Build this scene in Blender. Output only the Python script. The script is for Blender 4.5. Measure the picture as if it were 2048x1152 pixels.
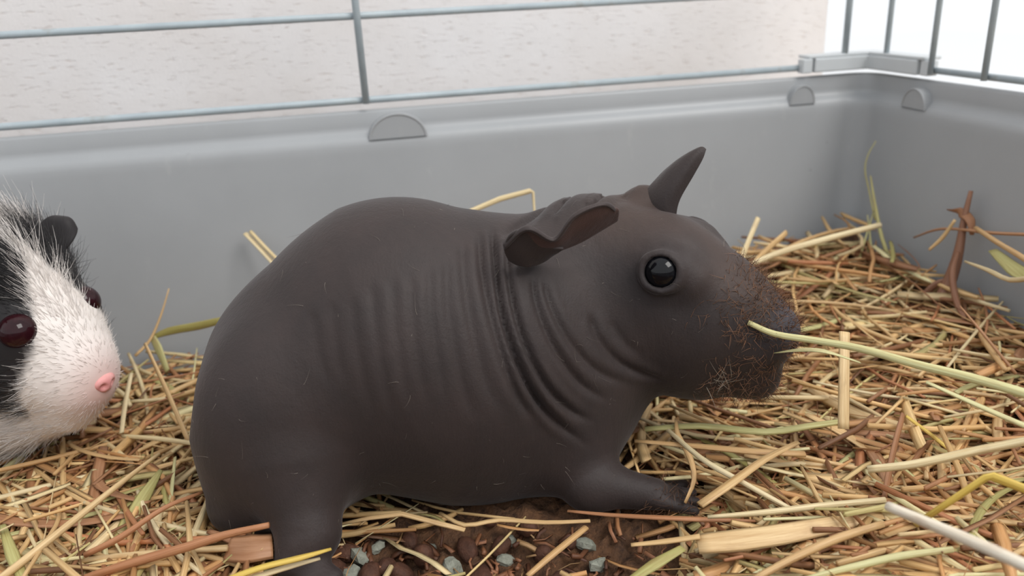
import bpy, bmesh, math, random
import numpy as np
from mathutils import Matrix, Vector
from mathutils.bvhtree import BVHTree

for o in list(bpy.data.objects): bpy.data.objects.remove(o)
COL = bpy.context.scene.collection
SC = bpy.context.scene
rng = np.random.default_rng(7)
random.seed(7)

# ------------------------------------------------------------------ camera
F = 1600.0; CAMH = .17; PITCH = math.radians(20.5); ROLL = math.atan(.05)
CP = np.array([0, 0, CAMH])
FW = np.array([0, math.cos(PITCH), -math.sin(PITCH)])
U0 = np.array([0, math.sin(PITCH), math.cos(PITCH)])
RT = math.cos(ROLL)*np.array([1., 0, 0]) - math.sin(ROLL)*U0
UP = math.cos(ROLL)*U0 + math.sin(ROLL)*np.array([1., 0, 0])
cam = bpy.data.cameras.new('camera')
cam.sensor_width = 36; cam.lens = F/2048*36
cam.clip_start = .005
cam.dof.use_dof = True; cam.dof.focus_distance = .265
cam.dof.aperture_fstop = 11.5
co = bpy.data.objects.new('camera', cam); COL.objects.link(co)
co.matrix_world = Matrix(((RT[0], UP[0], -FW[0], CP[0]), (RT[1], UP[1], -FW[1], CP[1]), (RT[2], UP[2], -FW[2], CP[2]), (0, 0, 0, 1)))
SC.camera = co

# ------------------------------------------------------------------ light
w = bpy.data.worlds.new('daylight'); SC.world = w; w.use_nodes = True
w.node_tree.nodes['Background'].inputs[0].default_value = (.94, .97, 1, 1)
w.node_tree.nodes['Background'].inputs[1].default_value = 1.1
la = bpy.data.lights.new('room_window_light', 'AREA'); la.shape = 'RECTANGLE'; la.size = .9; la.size_y = .9; la.energy = 23
la.color = (1, .97, .93)
lo = bpy.data.objects.new('room_window_light', la); COL.objects.link(lo)
lo.location = (1.0, -.5, 1.5)
lo.rotation_euler = (Vector((0, .3, 0)) - lo.location).to_track_quat('-Z', 'Y').to_euler()
vs = SC.view_settings
vs.view_transform = 'Standard'; vs.look = 'None'; vs.gamma = 1; vs.use_curve_mapping = False; vs.exposure = 0.0

# ------------------------------------------------------------------ geometry helpers
def ray(px, py): return FW + RT*(px-1024)/F - UP*(py-576)/F
def atY(px, py, Y): v = ray(px, py); return CP + v*Y/v[1]
def atZ(px, py, Z): v = ray(px, py); return CP + v*(Z-CAMH)/v[2]
def atP(px, py, p0, n): v = ray(px, py); return CP + v*(((p0-CP)@n)/(v@n))
def dep(p): return (p-CP)@FW
def unit(v): return v/np.linalg.norm(v)
def sstep(x, a, b):
    t = np.clip((x-a)/(b-a), 0, 1); return t*t*(3-2*t)

def link(o, parent=None):
    COL.objects.link(o)
    if parent is not None: o.parent = parent
    return o
def tag(o, label=None, cat=None, group=None, kind=None):
    if label: o['label'] = label
    if cat: o['category'] = cat
    if group: o['group'] = group
    if kind: o['kind'] = kind
    return o
def empty(name, loc=(0, 0, 0), rz=0):
    o = bpy.data.objects.new(name, None); o.empty_display_size = .02
    o.location = loc; o.rotation_euler = (0, 0, rz); return link(o)
def mesh(name, v, f, mat=None, smooth=True, uv=None, col=None):
    m = bpy.data.meshes.new(name)
    m.from_pydata(np.asarray(v).tolist(), [], f if isinstance(f, list) else f.tolist())
    if smooth: m.polygons.foreach_set('use_smooth', [True]*len(m.polygons))
    if uv is not None:
        l = m.uv_layers.new(name='UVMap')
        idx = np.zeros(len(m.loops), np.int32); m.loops.foreach_get('vertex_index', idx)
        l.data.foreach_set('uv', np.asarray(uv, np.float32)[idx].ravel())
    if col is not None:
        a = m.color_attributes.new('col', 'FLOAT_COLOR', 'POINT')
        c = np.ones((len(v), 4), np.float32); c[:, :3] = col; a.data.foreach_set('color', c.ravel())
    if mat: m.materials.append(mat)
    m.update()
    return m
def mobj(name, v, f, mat=None, parent=None, **k):
    return link(bpy.data.objects.new(name, mesh(name, v, f, mat, **k)), parent)

def box_vf(x0, x1, y0, y1, z0, z1):
    v = [(x, y, z) for z in (z0, z1) for y in (y0, y1) for x in (x0, x1)]
    f = [(0, 2, 3, 1), (4, 5, 7, 6), (0, 1, 5, 4), (2, 6, 7, 3), (0, 4, 6, 2), (1, 3, 7, 5)]
    return v, f
def box(name, b, mat, parent=None, bev=0):
    v, f = box_vf(*b); o = mobj(name, v, f, mat, parent, smooth=False)
    if bev:
        m = o.modifiers.new('bevel', 'BEVEL'); m.width = bev; m.segments = 3; m.limit_method = 'NONE'
    return o

def sweep(path, wid, sides=6, flat=1.0, up=(0, 0, 1), roll=0., cap=True):
    """closed tube along path; flat<1 squashes the section to a blade. returns v, f, uv"""
    P = np.asarray(path, float); n = len(P); wid = np.broadcast_to(np.asarray(wid, float), (n,))
    T = np.gradient(P, axis=0); T /= np.linalg.norm(T, axis=1)[:, None]+1e-12
    up = np.asarray(up, float)
    S = np.cross(T, up); ln = np.linalg.norm(S, axis=1)
    S[ln < 1e-3] = (1, 0, 0); S /= np.linalg.norm(S, axis=1)[:, None]
    N = np.cross(S, T)
    a = np.arange(sides)/sides*2*math.pi
    c, s = np.cos(a), np.sin(a)*flat
    rr = np.broadcast_to(np.asarray(roll, float), (n,))
    S2 = S*np.cos(rr)[:, None]+N*np.sin(rr)[:, None]; N2 = N*np.cos(rr)[:, None]-S*np.sin(rr)[:, None]
    V = P[:, None]+(S2[:, None]*c[None, :, None]+N2[:, None]*s[None, :, None])*(wid/2)[:, None, None]
    V = V.reshape(-1, 3)
    i = np.arange(n-1)[:, None]*sides; j = np.arange(sides)[None]; k = (j+1) % sides
    Fq = np.stack([i+j, i+k, i+sides+k, i+sides+j], -1).reshape(-1, 4).tolist()
    if cap:
        Fq.append(list(range(sides))[::-1]); Fq.append([(n-1)*sides+q for q in range(sides)])
    L = np.concatenate([[0], np.cumsum(np.linalg.norm(np.diff(P, axis=0), axis=1))])
    uv = np.stack([np.repeat(L*100, sides), np.tile(np.abs(np.arange(sides)/sides*2-1), n)], -1)
    return V, Fq, uv

def smooth_path(pts, n=12):
    P = np.asarray(pts, float)
    if len(P) == 2:
        t = np.linspace(0, 1, max(3, n//3))[:, None]; return P[0]*(1-t)+P[1]*t
    Q = np.vstack([2*P[0]-P[1], P, 2*P[-1]-P[-2]]); out = []
    m = max(2, n//(len(P)-1))
    for i in range(1, len(Q)-2):
        for t in np.linspace(0, 1, m, endpoint=False):
            a, b, c, d = Q[i-1:i+3]
            out.append(.5*((2*b)+(-a+c)*t+(2*a-5*b+4*c-d)*t*t+(-a+3*b-3*c+d)*t**3))
    out.append(P[-1]); return np.array(out)

class Batch:
    def __init__(s): s.v = []; s.f = []; s.uv = []; s.c = []; s.n = 0
    def add(s, v, f, uv=None, col=None):
        s.v.append(v); s.f += [[q+s.n for q in p] for p in f]; s.n += len(v)
        if uv is not None: s.uv.append(uv)
        if col is not None: s.c.append(np.broadcast_to(np.asarray(col, float), (len(v), 3)))
    def build(s, name, mat, parent=None, smooth=True):
        return mobj(name, np.vstack(s.v), s.f, mat, parent, smooth=smooth,
                    uv=np.vstack(s.uv) if s.uv else None, col=np.vstack(s.c) if s.c else None)

# ------------------------------------------------------------------ materials
def srgb(r, g, b):
    f = lambda c: (c/255/12.92) if c/255 <= .04045 else ((c/255+.055)/1.055)**2.4
    return (f(r), f(g), f(b), 1)
class NT:
    def __init__(s, name):
        s.m = bpy.data.materials.new(name); s.m.use_nodes = True; s.t = s.m.node_tree
        s.b = s.t.nodes['Principled BSDF']
    def n(s, typ, **k):
        o = s.t.nodes.new(typ)
        for a, v in k.items():
            if a.startswith('i_'): o.inputs[a[2:].replace('_', ' ')].default_value = v
            else: setattr(o, a, v)
        return o
    def l(s, a, b): s.t.links.new(a, b)
    def noise(s, vec, scale, detail=4, rough=.6):
        o = s.n('ShaderNodeTexNoise', i_Scale=scale, i_Detail=detail, i_Roughness=rough)
        if vec is not None: s.l(vec, o.inputs['Vector'])
        return o.outputs['Fac']
    def mapping(s, out, scale):
        m = s.n('ShaderNodeMapping'); m.inputs['Scale'].default_value = scale; s.l(out, m.inputs['Vector']); return m.outputs[0]
    def ramp(s, fac, stops, interp='LINEAR'):
        r = s.n('ShaderNodeValToRGB'); r.color_ramp.interpolation = interp
        e = r.color_ramp.elements
        while len(e) < len(stops): e.new(.5)
        for q, (p, c) in zip(e, stops): q.position = p; q.color = c
        s.l(fac, r.inputs[0]); return r.outputs[0]
    def mix(s, fac, a, b, mode='MIX'):
        m = s.n('ShaderNodeMix', data_type='RGBA', blend_type=mode)
        for sock, v in ((m.inputs['Factor'], fac), (m.inputs['A'], a), (m.inputs['B'], b)):
            pass
        ins = [i for i in m.inputs if i.enabled]
        for sock, v in zip(ins, (fac, a, b)):
            if isinstance(v, (int, float, tuple)): sock.default_value = v
            else: s.l(v, sock)
        return [q for q in m.outputs if q.enabled][0]
    def bump(s, h, strength=.3, dist=.001, prev=None):
        b = s.n('ShaderNodeBump', i_Strength=strength, i_Distance=dist); s.l(h, b.inputs['Height'])
        if prev is not None: s.l(prev, b.inputs['Normal'])
        return b.outputs[0]
    def set(s, **k):
        for a, v in k.items():
            sock = s.b.inputs[a.replace('_', ' ')]
            if isinstance(v, (int, float, tuple)): sock.default_value = v
            else: s.l(v, sock)
        return s.m
    def obj(s): return s.n('ShaderNodeTexCoord').outputs['Object']
    def uv(s): return s.n('ShaderNodeTexCoord').outputs['UV']

def m_wallpaper():
    t = NT('embossed_wallpaper'); c = t.obj()
    d = t.noise(t.mapping(c, (120, 120, 620)), 1, 3)
    dash = t.ramp(d, [(.34, (0, 0, 0, 1)), (.44, (1, 1, 1, 1))])
    weave = t.noise(t.mapping(c, (900, 900, 500)), 1, 2)
    big = t.noise(c, 9, 3)
    col = t.ramp(big, [(.3, srgb(226, 220, 217)), (.7, srgb(236, 233, 233))])
    col = t.mix(t.ramp(d, [(.33, (.55, .55, .55, 1)), (.39, (0, 0, 0, 1))]), col, srgb(208, 196, 188))
    v = t.n('ShaderNodeTexVoronoi', i_Scale=42.); t.l(c, v.inputs['Vector'])
    sp = t.ramp(v.outputs['Distance'], [(.05, (1, 1, 1, 1)), (.07, (0, 0, 0, 1))])
    g = t.ramp(t.noise(c, 14, 1), [(.56, (0, 0, 0, 1)), (.58, (1, 1, 1, 1))])
    col = t.mix(t.mix(1., sp, g, 'MULTIPLY'), col, srgb(95, 62, 55))
    nb = t.bump(dash, .35, .0012); nb = t.bump(weave, .25, .0006, nb)
    return t.set(Base_Color=col, Roughness=.75, Normal=nb)
def m_plastic(name, c1, c2, rough=.42):
    t = NT(name); c = t.obj()
    n = t.noise(c, 11, 5); s = t.noise(t.mapping(c, (60, 60, 25)), 1, 5, .7)
    col = t.ramp(n, [(.3, c1), (.7, c2)])
    col = t.mix(t.ramp(s, [(.62, (0, 0, 0, 1)), (.78, (.3, .3, .3, 1))]), col, srgb(196, 196, 192))
    v = t.n('ShaderNodeTexVoronoi', i_Scale=55.); t.l(c, v.inputs['Vector'])
    sp = t.ramp(v.outputs['Distance'], [(.04, (.8, .8, .8, 1)), (.075, (0, 0, 0, 1))])
    g = t.ramp(t.noise(c, 23, 1), [(.60, (0, 0, 0, 1)), (.63, (1, 1, 1, 1))])
    col = t.mix(t.mix(1., sp, g, 'MULTIPLY'), col, srgb(84, 88, 84))
    return t.set(Base_Color=col, Roughness=rough, Normal=t.bump(t.noise(c, 900, 2), .08, .0004))
def m_wire():
    t = NT('grey_coated_wire'); c = t.obj()
    n = t.noise(t.mapping(c, (60, 60, 60)), 1, 4)
    col = t.ramp(n, [(.35, srgb(160, 171, 177)), (.6, srgb(172, 183, 188)), (.80, srgb(146, 140, 132))])
    return t.set(Base_Color=col, Roughness=.4)
def m_straw(name, cols, attr=False):
    t = NT(name); uv = t.uv()
    oi = t.n('ShaderNodeObjectInfo').outputs['Random']
    st = t.noise(t.mapping(uv, (.35, 7, 1)), 1, 4, .7)
    if attr:
        a = t.n('ShaderNodeAttribute', attribute_name='col'); col = a.outputs['Color']
    else:
        n = len(cols); col = t.ramp(oi, [(i/max(1, n-1), c) for i, c in enumerate(cols)])
    col = t.mix(t.ramp(st, [(.35, (1, 1, 1, 1)), (.65, (0, 0, 0, 1))]), col, t.mix(1., col, (.72, .62, .52, 1), 'MULTIPLY'))
    b = t.noise(t.mapping(uv, (.6, 1, 1)), 1.1, 3)
    col = t.mix(t.ramp(b, [(.58, (0, 0, 0, 1)), (.8, (.55, .55, .55, 1))]), col, srgb(150, 110, 80))
    return t.set(Base_Color=col, Roughness=.5, Normal=t.bump(st, .5, .0004))
def m_plain(name, a, b, scale, rough, bump=.3, bscale=None, dist=.001):
    t = NT(name); c = t.obj(); n = t.noise(c, scale, 5)
    return t.set(Base_Color=t.ramp(n, [(.3, a), (.7, b)]), Roughness=rough, Normal=t.bump(t.noise(c, bscale or scale*3, 4), bump, dist))
def m_skin():
    t = NT('dark_bare_skin'); c = t.obj()
    a = t.n('ShaderNodeAttribute', attribute_name='col')
    n = t.noise(c, 60, 6, .65); fine = t.noise(c, 1500, 3); mid = t.noise(t.mapping(c, (500, 500, 130)), 1, 3)
    col = t.mix(t.ramp(n, [(.3, (0, 0, 0, 1)), (.72, (.7, .7, .7, 1))]), a.outputs['Color'], t.mix(1., a.outputs['Color'], (1.55, 1.42, 1.36, 1), 'MULTIPLY'))
    nb = t.bump(fine, .28, .0004); nb = t.bump(mid, .35, .0006, nb)
    m = t.set(Base_Color=col, Roughness=.62, Normal=nb, Sheen_Weight=.12, Sheen_Roughness=.4)
    t.b.inputs['Sheen Tint'].default_value = (.9, .88, .9, 1)
    t.b.inputs['Specular IOR Level'].default_value = .35
    return m
def m_attr(name, rough, sheen=0, spec=.3):
    t = NT(name); a = t.n('ShaderNodeAttribute', attribute_name='col')
    m = t.set(Base_Color=a.outputs['Color'], Roughness=rough, Sheen_Weight=sheen); t.b.inputs['Specular IOR Level'].default_value = spec
    return m
def m_eye(name, c):
    t = NT(name); n = t.noise(t.obj(), 300, 2)
    return t.set(Base_Color=t.ramp(n, [(.3, c), (.7, tuple(q*.6 for q in c[:3])+(1,))]), Roughness=.1, Specular_IOR_Level=.3)
def m_glass():
    t = NT('window_glass'); tr = t.n('ShaderNodeBsdfTransparent'); gl = t.n('ShaderNodeBsdfGlossy', i_Roughness=.02)
    mx = t.n('ShaderNodeMixShader'); mx.inputs[0].default_value = .05
    t.l(tr.outputs[0], mx.inputs[1]); t.l(gl.outputs[0], mx.inputs[2]); t.l(mx.outputs[0], t.t.nodes['Material Output'].inputs['Surface'])
    return t.m
M = dict(
    wallpaper=m_wallpaper(), tray=m_plastic('grey_tray_plastic', srgb(155, 157, 159), srgb(163, 165, 167)),
    clip=m_plastic('grey_clip_plastic', srgb(196, 200, 202), srgb(204, 208, 210), .38), wire=m_wire(),
    white=m_plain('white_paint', srgb(235, 235, 233), srgb(242, 242, 241), 30, .5, .1), glass=m_glass(),
    floor=m_plain('pale_floor', srgb(176, 160, 140), srgb(192, 178, 160), 20, .5),
    litter=m_plain('brown_bedding', srgb(62, 42, 30), srgb(120, 84, 56), 220, .9, .8, 500, .003),
    bed=m_straw('mixed_straw', None, True),
    gold=m_straw('golden_straw', [srgb(218, 184, 132), srgb(230, 198, 146), srgb(208, 168, 116), srgb(234, 208, 160)]),
    pale=m_straw('pale_straw', [srgb(232, 214, 168), srgb(240, 226, 186), srgb(226, 204, 152)]),
    brown=m_straw('brown_straw', [srgb(176, 130, 96), srgb(196, 150, 112), srgb(162, 116, 84)]),
    green=m_straw('green_straw', [srgb(188, 182, 112), srgb(204, 202, 146), srgb(174, 168, 100)]),
    red=m_straw('reddish_straw', [srgb(182, 126, 88), srgb(196, 144, 104)]),
    dull=m_straw('dull_brown_plant', [srgb(150, 108, 84), srgb(150, 108, 84)]),
    palegreen=m_straw('pale_green_straw', [srgb(216, 214, 160), srgb(222, 220, 170)]),
    white_s=m_straw('bleached_straw', [srgb(248, 242, 226), srgb(244, 238, 220)]),
    yellow=m_straw('yellow_straw', [srgb(226, 196, 92), srgb(230, 204, 110)]),
    dropping=m_plain('brown_dropping', srgb(66, 40, 28), srgb(98, 62, 44), 300, .75, .6, 600),
    stone=m_plain('grey_pellet', srgb(122, 124, 112), srgb(164, 166, 152), 250, .8, .7, 500),
    skin=m_skin(), eye=m_eye('black_eye', (.006, .006, .008, 1)), redeye=m_eye('dark_red_eye', (.030, .006, .009, 1)),
    hair=m_attr('hair', .55), fur=m_attr('fur', .6, .1), noseskin=m_plain('pink_nose_skin', srgb(226, 150, 148), srgb(236, 176, 170), 200, .5, .3, 900, .0005),
    claw=m_plain('dark_claw', srgb(50, 44, 42), srgb(76, 66, 62), 200, .4))

# ------------------------------------------------------------------ the room
TA = math.radians(90-78.6)                        # the cage stands at this angle
TD = np.array([math.cos(TA), math.sin(TA), 0]); TN = np.array([-TD[1], TD[0], 0])
T0 = atZ(300, 700, 0.)
CORNER = atP(1735, 150, T0, TN); CORNER[2] = 0
def t2w(s, t, z): return CORNER+TD*s+TN*t+np.array([0, 0, z])    # t<0 is inside the tray
def w2t(p): q = np.asarray(p)-CORNER; return np.stack([q@TD, q@TN], -1)
def local(o):
    o.location = CORNER; o.rotation_euler = (0, 0, TA); return o
ws = w2t(atP(1652, 60, CORNER+TN*.075, TN))[0]
o = local(box('wall_back', (-1.6, ws, .075, .255, -.03, 2.3), M['wallpaper'])); tag(o, kind='structure')
o = local(box('wall_right', (ws+1.1, ws+1.7, .075, .255, -.03, 2.3), M['wallpaper'])); tag(o, kind='structure')
o = local(box('floor', (-1.6, ws+1.7, -1.6, .255, -.05, -.028), M['floor'])); tag(o, kind='structure')
wr = empty('window_1', CORNER, TA); tag(wr, kind='structure')
box('window_frame', (ws+.0005, ws+.05, .19, .245, -.027, 2.2), M['white'], wr, .004)
box('window_frame', (ws+1.05, ws+1.0995, .19, .245, -.027, 2.2), M['white'], wr, .004)
box('window_frame', (ws+.05, ws+1.05, .19, .245, 2.15, 2.2), M['white'], wr, .004)
box('window_frame', (ws+.05, ws+1.05, .19, .245, -.027, .01), M['white'], wr, .004)
box('window_pane', (ws+.049, ws+1.051, .215, .221, .009, 2.151), M['glass'], wr)

# ------------------------------------------------------------------ the tray
TW, TDp = .80, .52
def rounded_rect(off, r):
    """inner outline of the tray at inward offset off"""
    pts = []
    x0, x1, y0, y1 = -TW+off, -off, -TDp+off, -off
    for cx, cy, a0 in ((x1-r, y1-r, 0), (x0+r, y1-r, 90), (x0+r, y0+r, 180), (x1-r, y0+r, 270)):
        for k in range(9):
            a = math.radians(a0+k*90/8); pts.append((cx+r*math.cos(a), cy+r*math.sin(a)))
    return pts
prof = [(.030, -.0215), (.020, -.0210), (.0145, -.0185), (.0120, -.013), (.0052, .095), (.0050, .0985), (.0044, .1010), (.0032, .1028), (.0018, .1038), (.0008, .1048), (.0002, .1062),
        (0, .1078), (0, .1140), (-.0006, .1152), (-.0015, .1156), (-.0030, .1156), (-.004, .1150), (-.0042, .1138), (-.0042, .104), (-.0040, .104), (-.0036, .103), (.004, .094), (.009, -.0135), (.0105, -.021), (.02, -.0245), (.030, -.025)]
v, f = [], []
for off, z in prof:
    v += [(x, y, z) for x, y in rounded_rect(off, max(.004, .013-.2*off))]
n = 36
for i in range(len(prof)-1):
    for j in range(n): f.append((i*n+j, (i+1)*n+j, (i+1)*n+(j+1) % n, i*n+(j+1) % n))
f.append(list(range(n))); f.append([(len(prof)-1)*n+q for q in range(n)][::-1])
tray = empty('cage_tray', CORNER, TA)
tag(tray, 'grey plastic cage tray holding the hay, with half-round tabs below its rim', 'tray')
mobj('basin', v, f, M['tray'], tray)
def tab(s, t, along, R, hgt):
    """half-disc moulded tab, standing proud of the rim band and lower wall"""
    P = [(math.cos(a)*R, math.sin(a)*hgt) for a in np.linspace(0, math.pi, 19)]
    v, f = [], []
    for dd, k in ((-.0005, 1.0), (.0046, 1.0), (.0053, .97), (.0053, .93), (.0049, .90)):
        v += [(x*k, -dd, y*k) for x, y in P]
    m = len(P)
    for i in range(4):
        for j in range(m): f.append((i*m+j, i*m+(j+1) % m, (i+1)*m+(j+1) % m, (i+1)*m+j))
    f.append([4*m+q for q in range(m)]); f.append(list(range(m))[::-1])
    o = mobj('rim_tab', v, f, M['tray'], tray, smooth=False)
    o.location = (s, t, .1012); o.rotation_euler = (0, 0, along)
    return o
tab(w2t(atP(795, 270, CORNER, TN))[0], 0, 0, .0150, .0125)
tab(w2t(atP(1596, 200, CORNER, TN))[0], 0, 0, .0078, .0105)
tab(0, w2t(atP(1843, 205, CORNER, TD))[1], -math.pi/2, .0092, .0105)
# corner clip on the rim
cl = empty('corner_clip', t2w(0, 0, 0), TA)
tag(cl, 'grey plastic corner clip joining the wire panels on the tray rim', 'clip')
def lshape(a, b, th0, th1, z0, z1, name, bev):
    out = [(-a, th1), (th1, th1), (th1, -b), (-th0, -b), (-th0, -th0), (-a, -th0)]
    v = [(x, y, z) for z in (z0, z1) for x, y in out]; k = len(out)
    f = [list(range(k))[::-1], [k+q for q in range(k)]]+[(q, (q+1) % k, k+(q+1) % k, k+q) for q in range(k)]
    o = mobj(name, v, f, M['clip'], cl, smooth=False)
    m = o.modifiers.new('bevel', 'BEVEL'); m.width = bev; m.segments = 3
    return o
lshape(.036, .044, .0035, .007, .1178, .1255, 'clip_body', .0008)
lshape(.040, .048, .0028, .008, .1255, .1272, 'clip_lip', .0005)
for (x, y) in ((-.0405, -.0005), (.0008, -.0485)):
    b = box('clip_end', (x-.003, x+.003, y-.003, y+.003, .1178, .1255), M['clip'], cl, .0006)

# ------------------------------------------------------------------ wire panels
def wires(name, label, segs):
    r = empty(name, CORNER, TA); tag(r, label, 'wire panel', 'wire panels of the cage')
    for a, b, d in segs:
        up = (0, 1, 0) if abs(b[2]-a[2]) > .1 else (0, 0, 1)
        V, Fq, uv = sweep([a, ((np.array(a)+b)/2).tolist(), b], d, 10, up=up)
        mobj('wire', V, Fq, M['wire'], r)
    return r
sw = w2t(atP(731, 195, CORNER, TN))[0]
s2 = w2t(atP(1687, 112, CORNER, TN))[0]
seg = [((-TW, .002, z), (-.006 if z < .13 else s2+.002, .002, z), .0036) for z in (.1205, .161, .2015, .242)]
seg += [((s, -.001, .1190), (s, -.001, .26), .0036) for s in (sw-.21, sw, s2)]
wires('wire_panel', 'grey wire panel of wide horizontal bars standing before the wallpaper', seg)
ys = [w2t(atP(px, py, CORNER, TD))[1] for px, py in ((1775, 115), (1862, 140), (1972, 155))]
dy = (ys[2]-ys[0])/2
seg = [((.002, -.006, z), (.002, -TDp, z), .0033) for z in (.1205, .242)]
seg += [((-.001, ys[0]+dy*k, .119), (-.001, ys[0]+dy*k, .26), .0030) for k in range(13)]
wires('wire_panel', 'grey wire panel of close upright bars standing before the bright window', seg)

# ------------------------------------------------------------------ signed distance modelling
class SDF:
    def __init__(s): s.p = []
    def add(s, fn, k): s.p.append((fn, k)); return s
    def cone(s, a, b, ra, rb, k=.006, lat=None, ls=1.):
        """round cone; lat/ls squash it along a lateral axis"""
        a = np.asarray(a, float); b = np.asarray(b, float)
        def fn(p):
            q = p-a; ba = b-a
            if lat is not None:
                d = q@lat; q = q+lat*(d*(1/ls-1))[:, None]; e = ba@lat; ba = ba+lat*e*(1/ls-1)
            h = np.clip((q@ba)/max(ba@ba, 1e-12), 0, 1)
            r = np.linalg.norm(q-h[:, None]*ba, axis=1)-(ra+(rb-ra)*h)
            return r
        return s.add(fn, k)
    def ell(s, c, ax, rad, k=.006):
        c = np.asarray(c, float); A = np.asarray(ax, float)/np.asarray(rad, float)[:, None]
        A2 = np.asarray(ax, float)/(np.asarray(rad, float)**2)[:, None]
        def fn(p):
            q = p-c; k0 = np.linalg.norm(q@A.T, axis=1); k1 = np.linalg.norm(q@A2.T, axis=1)+1e-9
            return k0*(k0-1)/k1
        return s.add(fn, k)
    def cut(s, c, r, k):
        c = np.asarray(c, float); return s.add(lambda p: r-np.linalg.norm(p-c, axis=1), -k)
    def __call__(s, p):
        d = s.p[0][0](p)
        for fn, k in s.p[1:]:
            e = fn(p)
            if k >= 0:
                h = np.maximum(k-np.abs(d-e), 0)/k; d = np.minimum(d, e)-h*h*k*.25
            else:
                k = -k; h = np.maximum(k-np.abs(d-e), 0)/k; d = np.maximum(d, e)+h*h*k*.25
        return d
    def grad(s, p, e=2e-4):
        g = np.stack([s(p+np.eye(3)[i]*e)-s(p-np.eye(3)[i]*e) for i in range(3)], -1)
        return g/(np.linalg.norm(g, axis=1)[:, None]+1e-12)

def surface_nets(sdf, lo, hi, h):
    lo = np.asarray(lo, float); N = np.ceil((np.asarray(hi)-lo)/h).astype(int)+1
    # coarse pass skips empty space
    D = np.full(tuple(N), 1., np.float32); cs = 6
    Cn = (N+cs-1)//cs
    g = np.stack(np.meshgrid(*[np.arange(c) for c in Cn], indexing='ij'), -1).reshape(-1, 3)
    dc = sdf(lo+(g*cs+cs/2)*h)
    D[:] = np.repeat(np.repeat(np.repeat(dc.reshape(Cn), cs, 0), cs, 1), cs, 2)[:N[0], :N[1], :N[2]]
    act = g[np.abs(dc) < cs*h*1.6]
    off = np.stack(np.meshgrid(*[np.arange(cs)]*3, indexing='ij'), -1).reshape(-1, 3)
    pts = (act[:, None]*cs+off[None]).reshape(-1, 3)
    pts = pts[(pts < N).all(1)]
    for c in np.array_split(pts, max(1, len(pts)//400000)):
        D[c[:, 0], c[:, 1], c[:, 2]] = sdf(lo+c*h)
    ins = D < 0
    cnt = np.zeros(tuple(N-1), np.int8)
    cor = [(i, j, k) for i in (0, 1) for j in (0, 1) for k in (0, 1)]
    for i, j, k in cor: cnt += ins[i:N[0]-1+i, j:N[1]-1+j, k:N[2]-1+k]
    cells = np.argwhere((cnt > 0) & (cnt < 8))
    val = np.stack([D[cells[:, 0]+i, cells[:, 1]+j, cells[:, 2]+k] for i, j, k in cor], -1)
    acc = np.zeros((len(cells), 3)); num = np.zeros(len(cells)); ca = np.array(cor, float)
    for a in range(8):
        for b in range(a+1, 8):
            if np.abs(ca[a]-ca[b]).sum() != 1: continue
            va, vb = val[:, a], val[:, b]; m = (va < 0) != (vb < 0)
            t = np.where(m, va/np.where(m, va-vb, 1), 0)
            acc += np.where(m[:, None], ca[a]+(ca[b]-ca[a])*t[:, None], 0); num += m
    V = lo+(cells+acc/num[:, None])*h
    idx = np.full(tuple(N-1), -1, np.int32); idx[tuple(cells.T)] = np.arange(len(cells))
    Q = []
    for ax in range(3):
        u, w_ = [(1, 2), (2, 0), (0, 1)][ax]
        sl0 = [slice(1, -1)]*3; sl1 = [slice(1, -1)]*3
        sl0[ax] = slice(0, -1); sl1[ax] = slice(1, None)
        A, B = ins[tuple(sl0)], ins[tuple(sl1)]
        e = np.argwhere(A != B); fl = A[tuple(e.T)]
        base = e.copy(); base[:, u] += 1; base[:, w_] += 1
        def cell(du, dw):
            q = base.copy(); q[:, u] -= du; q[:, w_] -= dw; return idx[tuple(q.T)]
        q = np.stack([cell(1, 1), cell(0, 1), cell(0, 0), cell(1, 0)], -1)
        q[~fl] = q[~fl][:, ::-1]; Q.append(q)
    Q = np.vstack(Q); Q = Q[(Q >= 0).all(1)]
    for _ in range(2):
        g = sdf.grad(V); V = V-g*np.clip(sdf(V), -h, h)[:, None]
    return V, Q

# ------------------------------------------------------------------ hairless guinea pig
YAW = math.atan(.15)
BA = np.array([math.cos(YAW), math.sin(YAW), 0]); BL = np.array([-math.sin(YAW), math.cos(YAW), 0])
B0 = np.array([-.07, .262, 0])
HY = math.radians(27); HP = math.radians(22)
HL = np.array([math.sin(HY), math.cos(HY), 0])                      # towards the far side
HF = np.array([math.cos(HY)*math.cos(HP), -math.sin(HY)*math.cos(HP), -math.sin(HP)])
HU = np.cross(HF, HL); HU = HU if HU[2] > 0 else -HU
H0 = atY(1330, 590, .268)
def bp(px, py): return atP(px, py, B0, BL)                           # on the body's middle plane
def hp(px, py): return atP(px, py, H0, HL)                           # on the head's middle plane
def rad(px, p): return px*dep(p)/F
pig = SDF()
def bc(a, b, k=.012, ls=.86):
    pa, pb = bp(*a[:2]), bp(*b[:2]); pig.cone(pa, pb, rad(a[2], pa), rad(b[2], pb), k, BL, ls)
def hc(a, b, k=.008, ls=.82):
    pa, pb = hp(*a[:2]), hp(*b[:2]); pig.cone(pa, pb, rad(a[2], pa), rad(b[2], pb), k, HL, ls)
bc((655, 755, 236), (800, 694, 284))
bc((800, 694, 284), (960, 735, 272))
bc((960, 725, 270), (1075, 750, 225))
pig.cone(bp(1040, 650), hp(1190, 585), rad(215, bp(1040, 650)), rad(175, hp(1190, 585)), .012, BL, .85)
hc((1190, 565, 176), (1310, 580, 146))
hc((1310, 585, 142), (1430, 635, 122), .012, .84)
hc((1430, 640, 116), (1495, 668, 84), .010, .86)
hc((1425, 725, 66), (1480, 738, 50), .010, .9)
hc((1260, 660, 120), (1350, 680, 100), .014, .95)                   # cheeks
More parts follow.
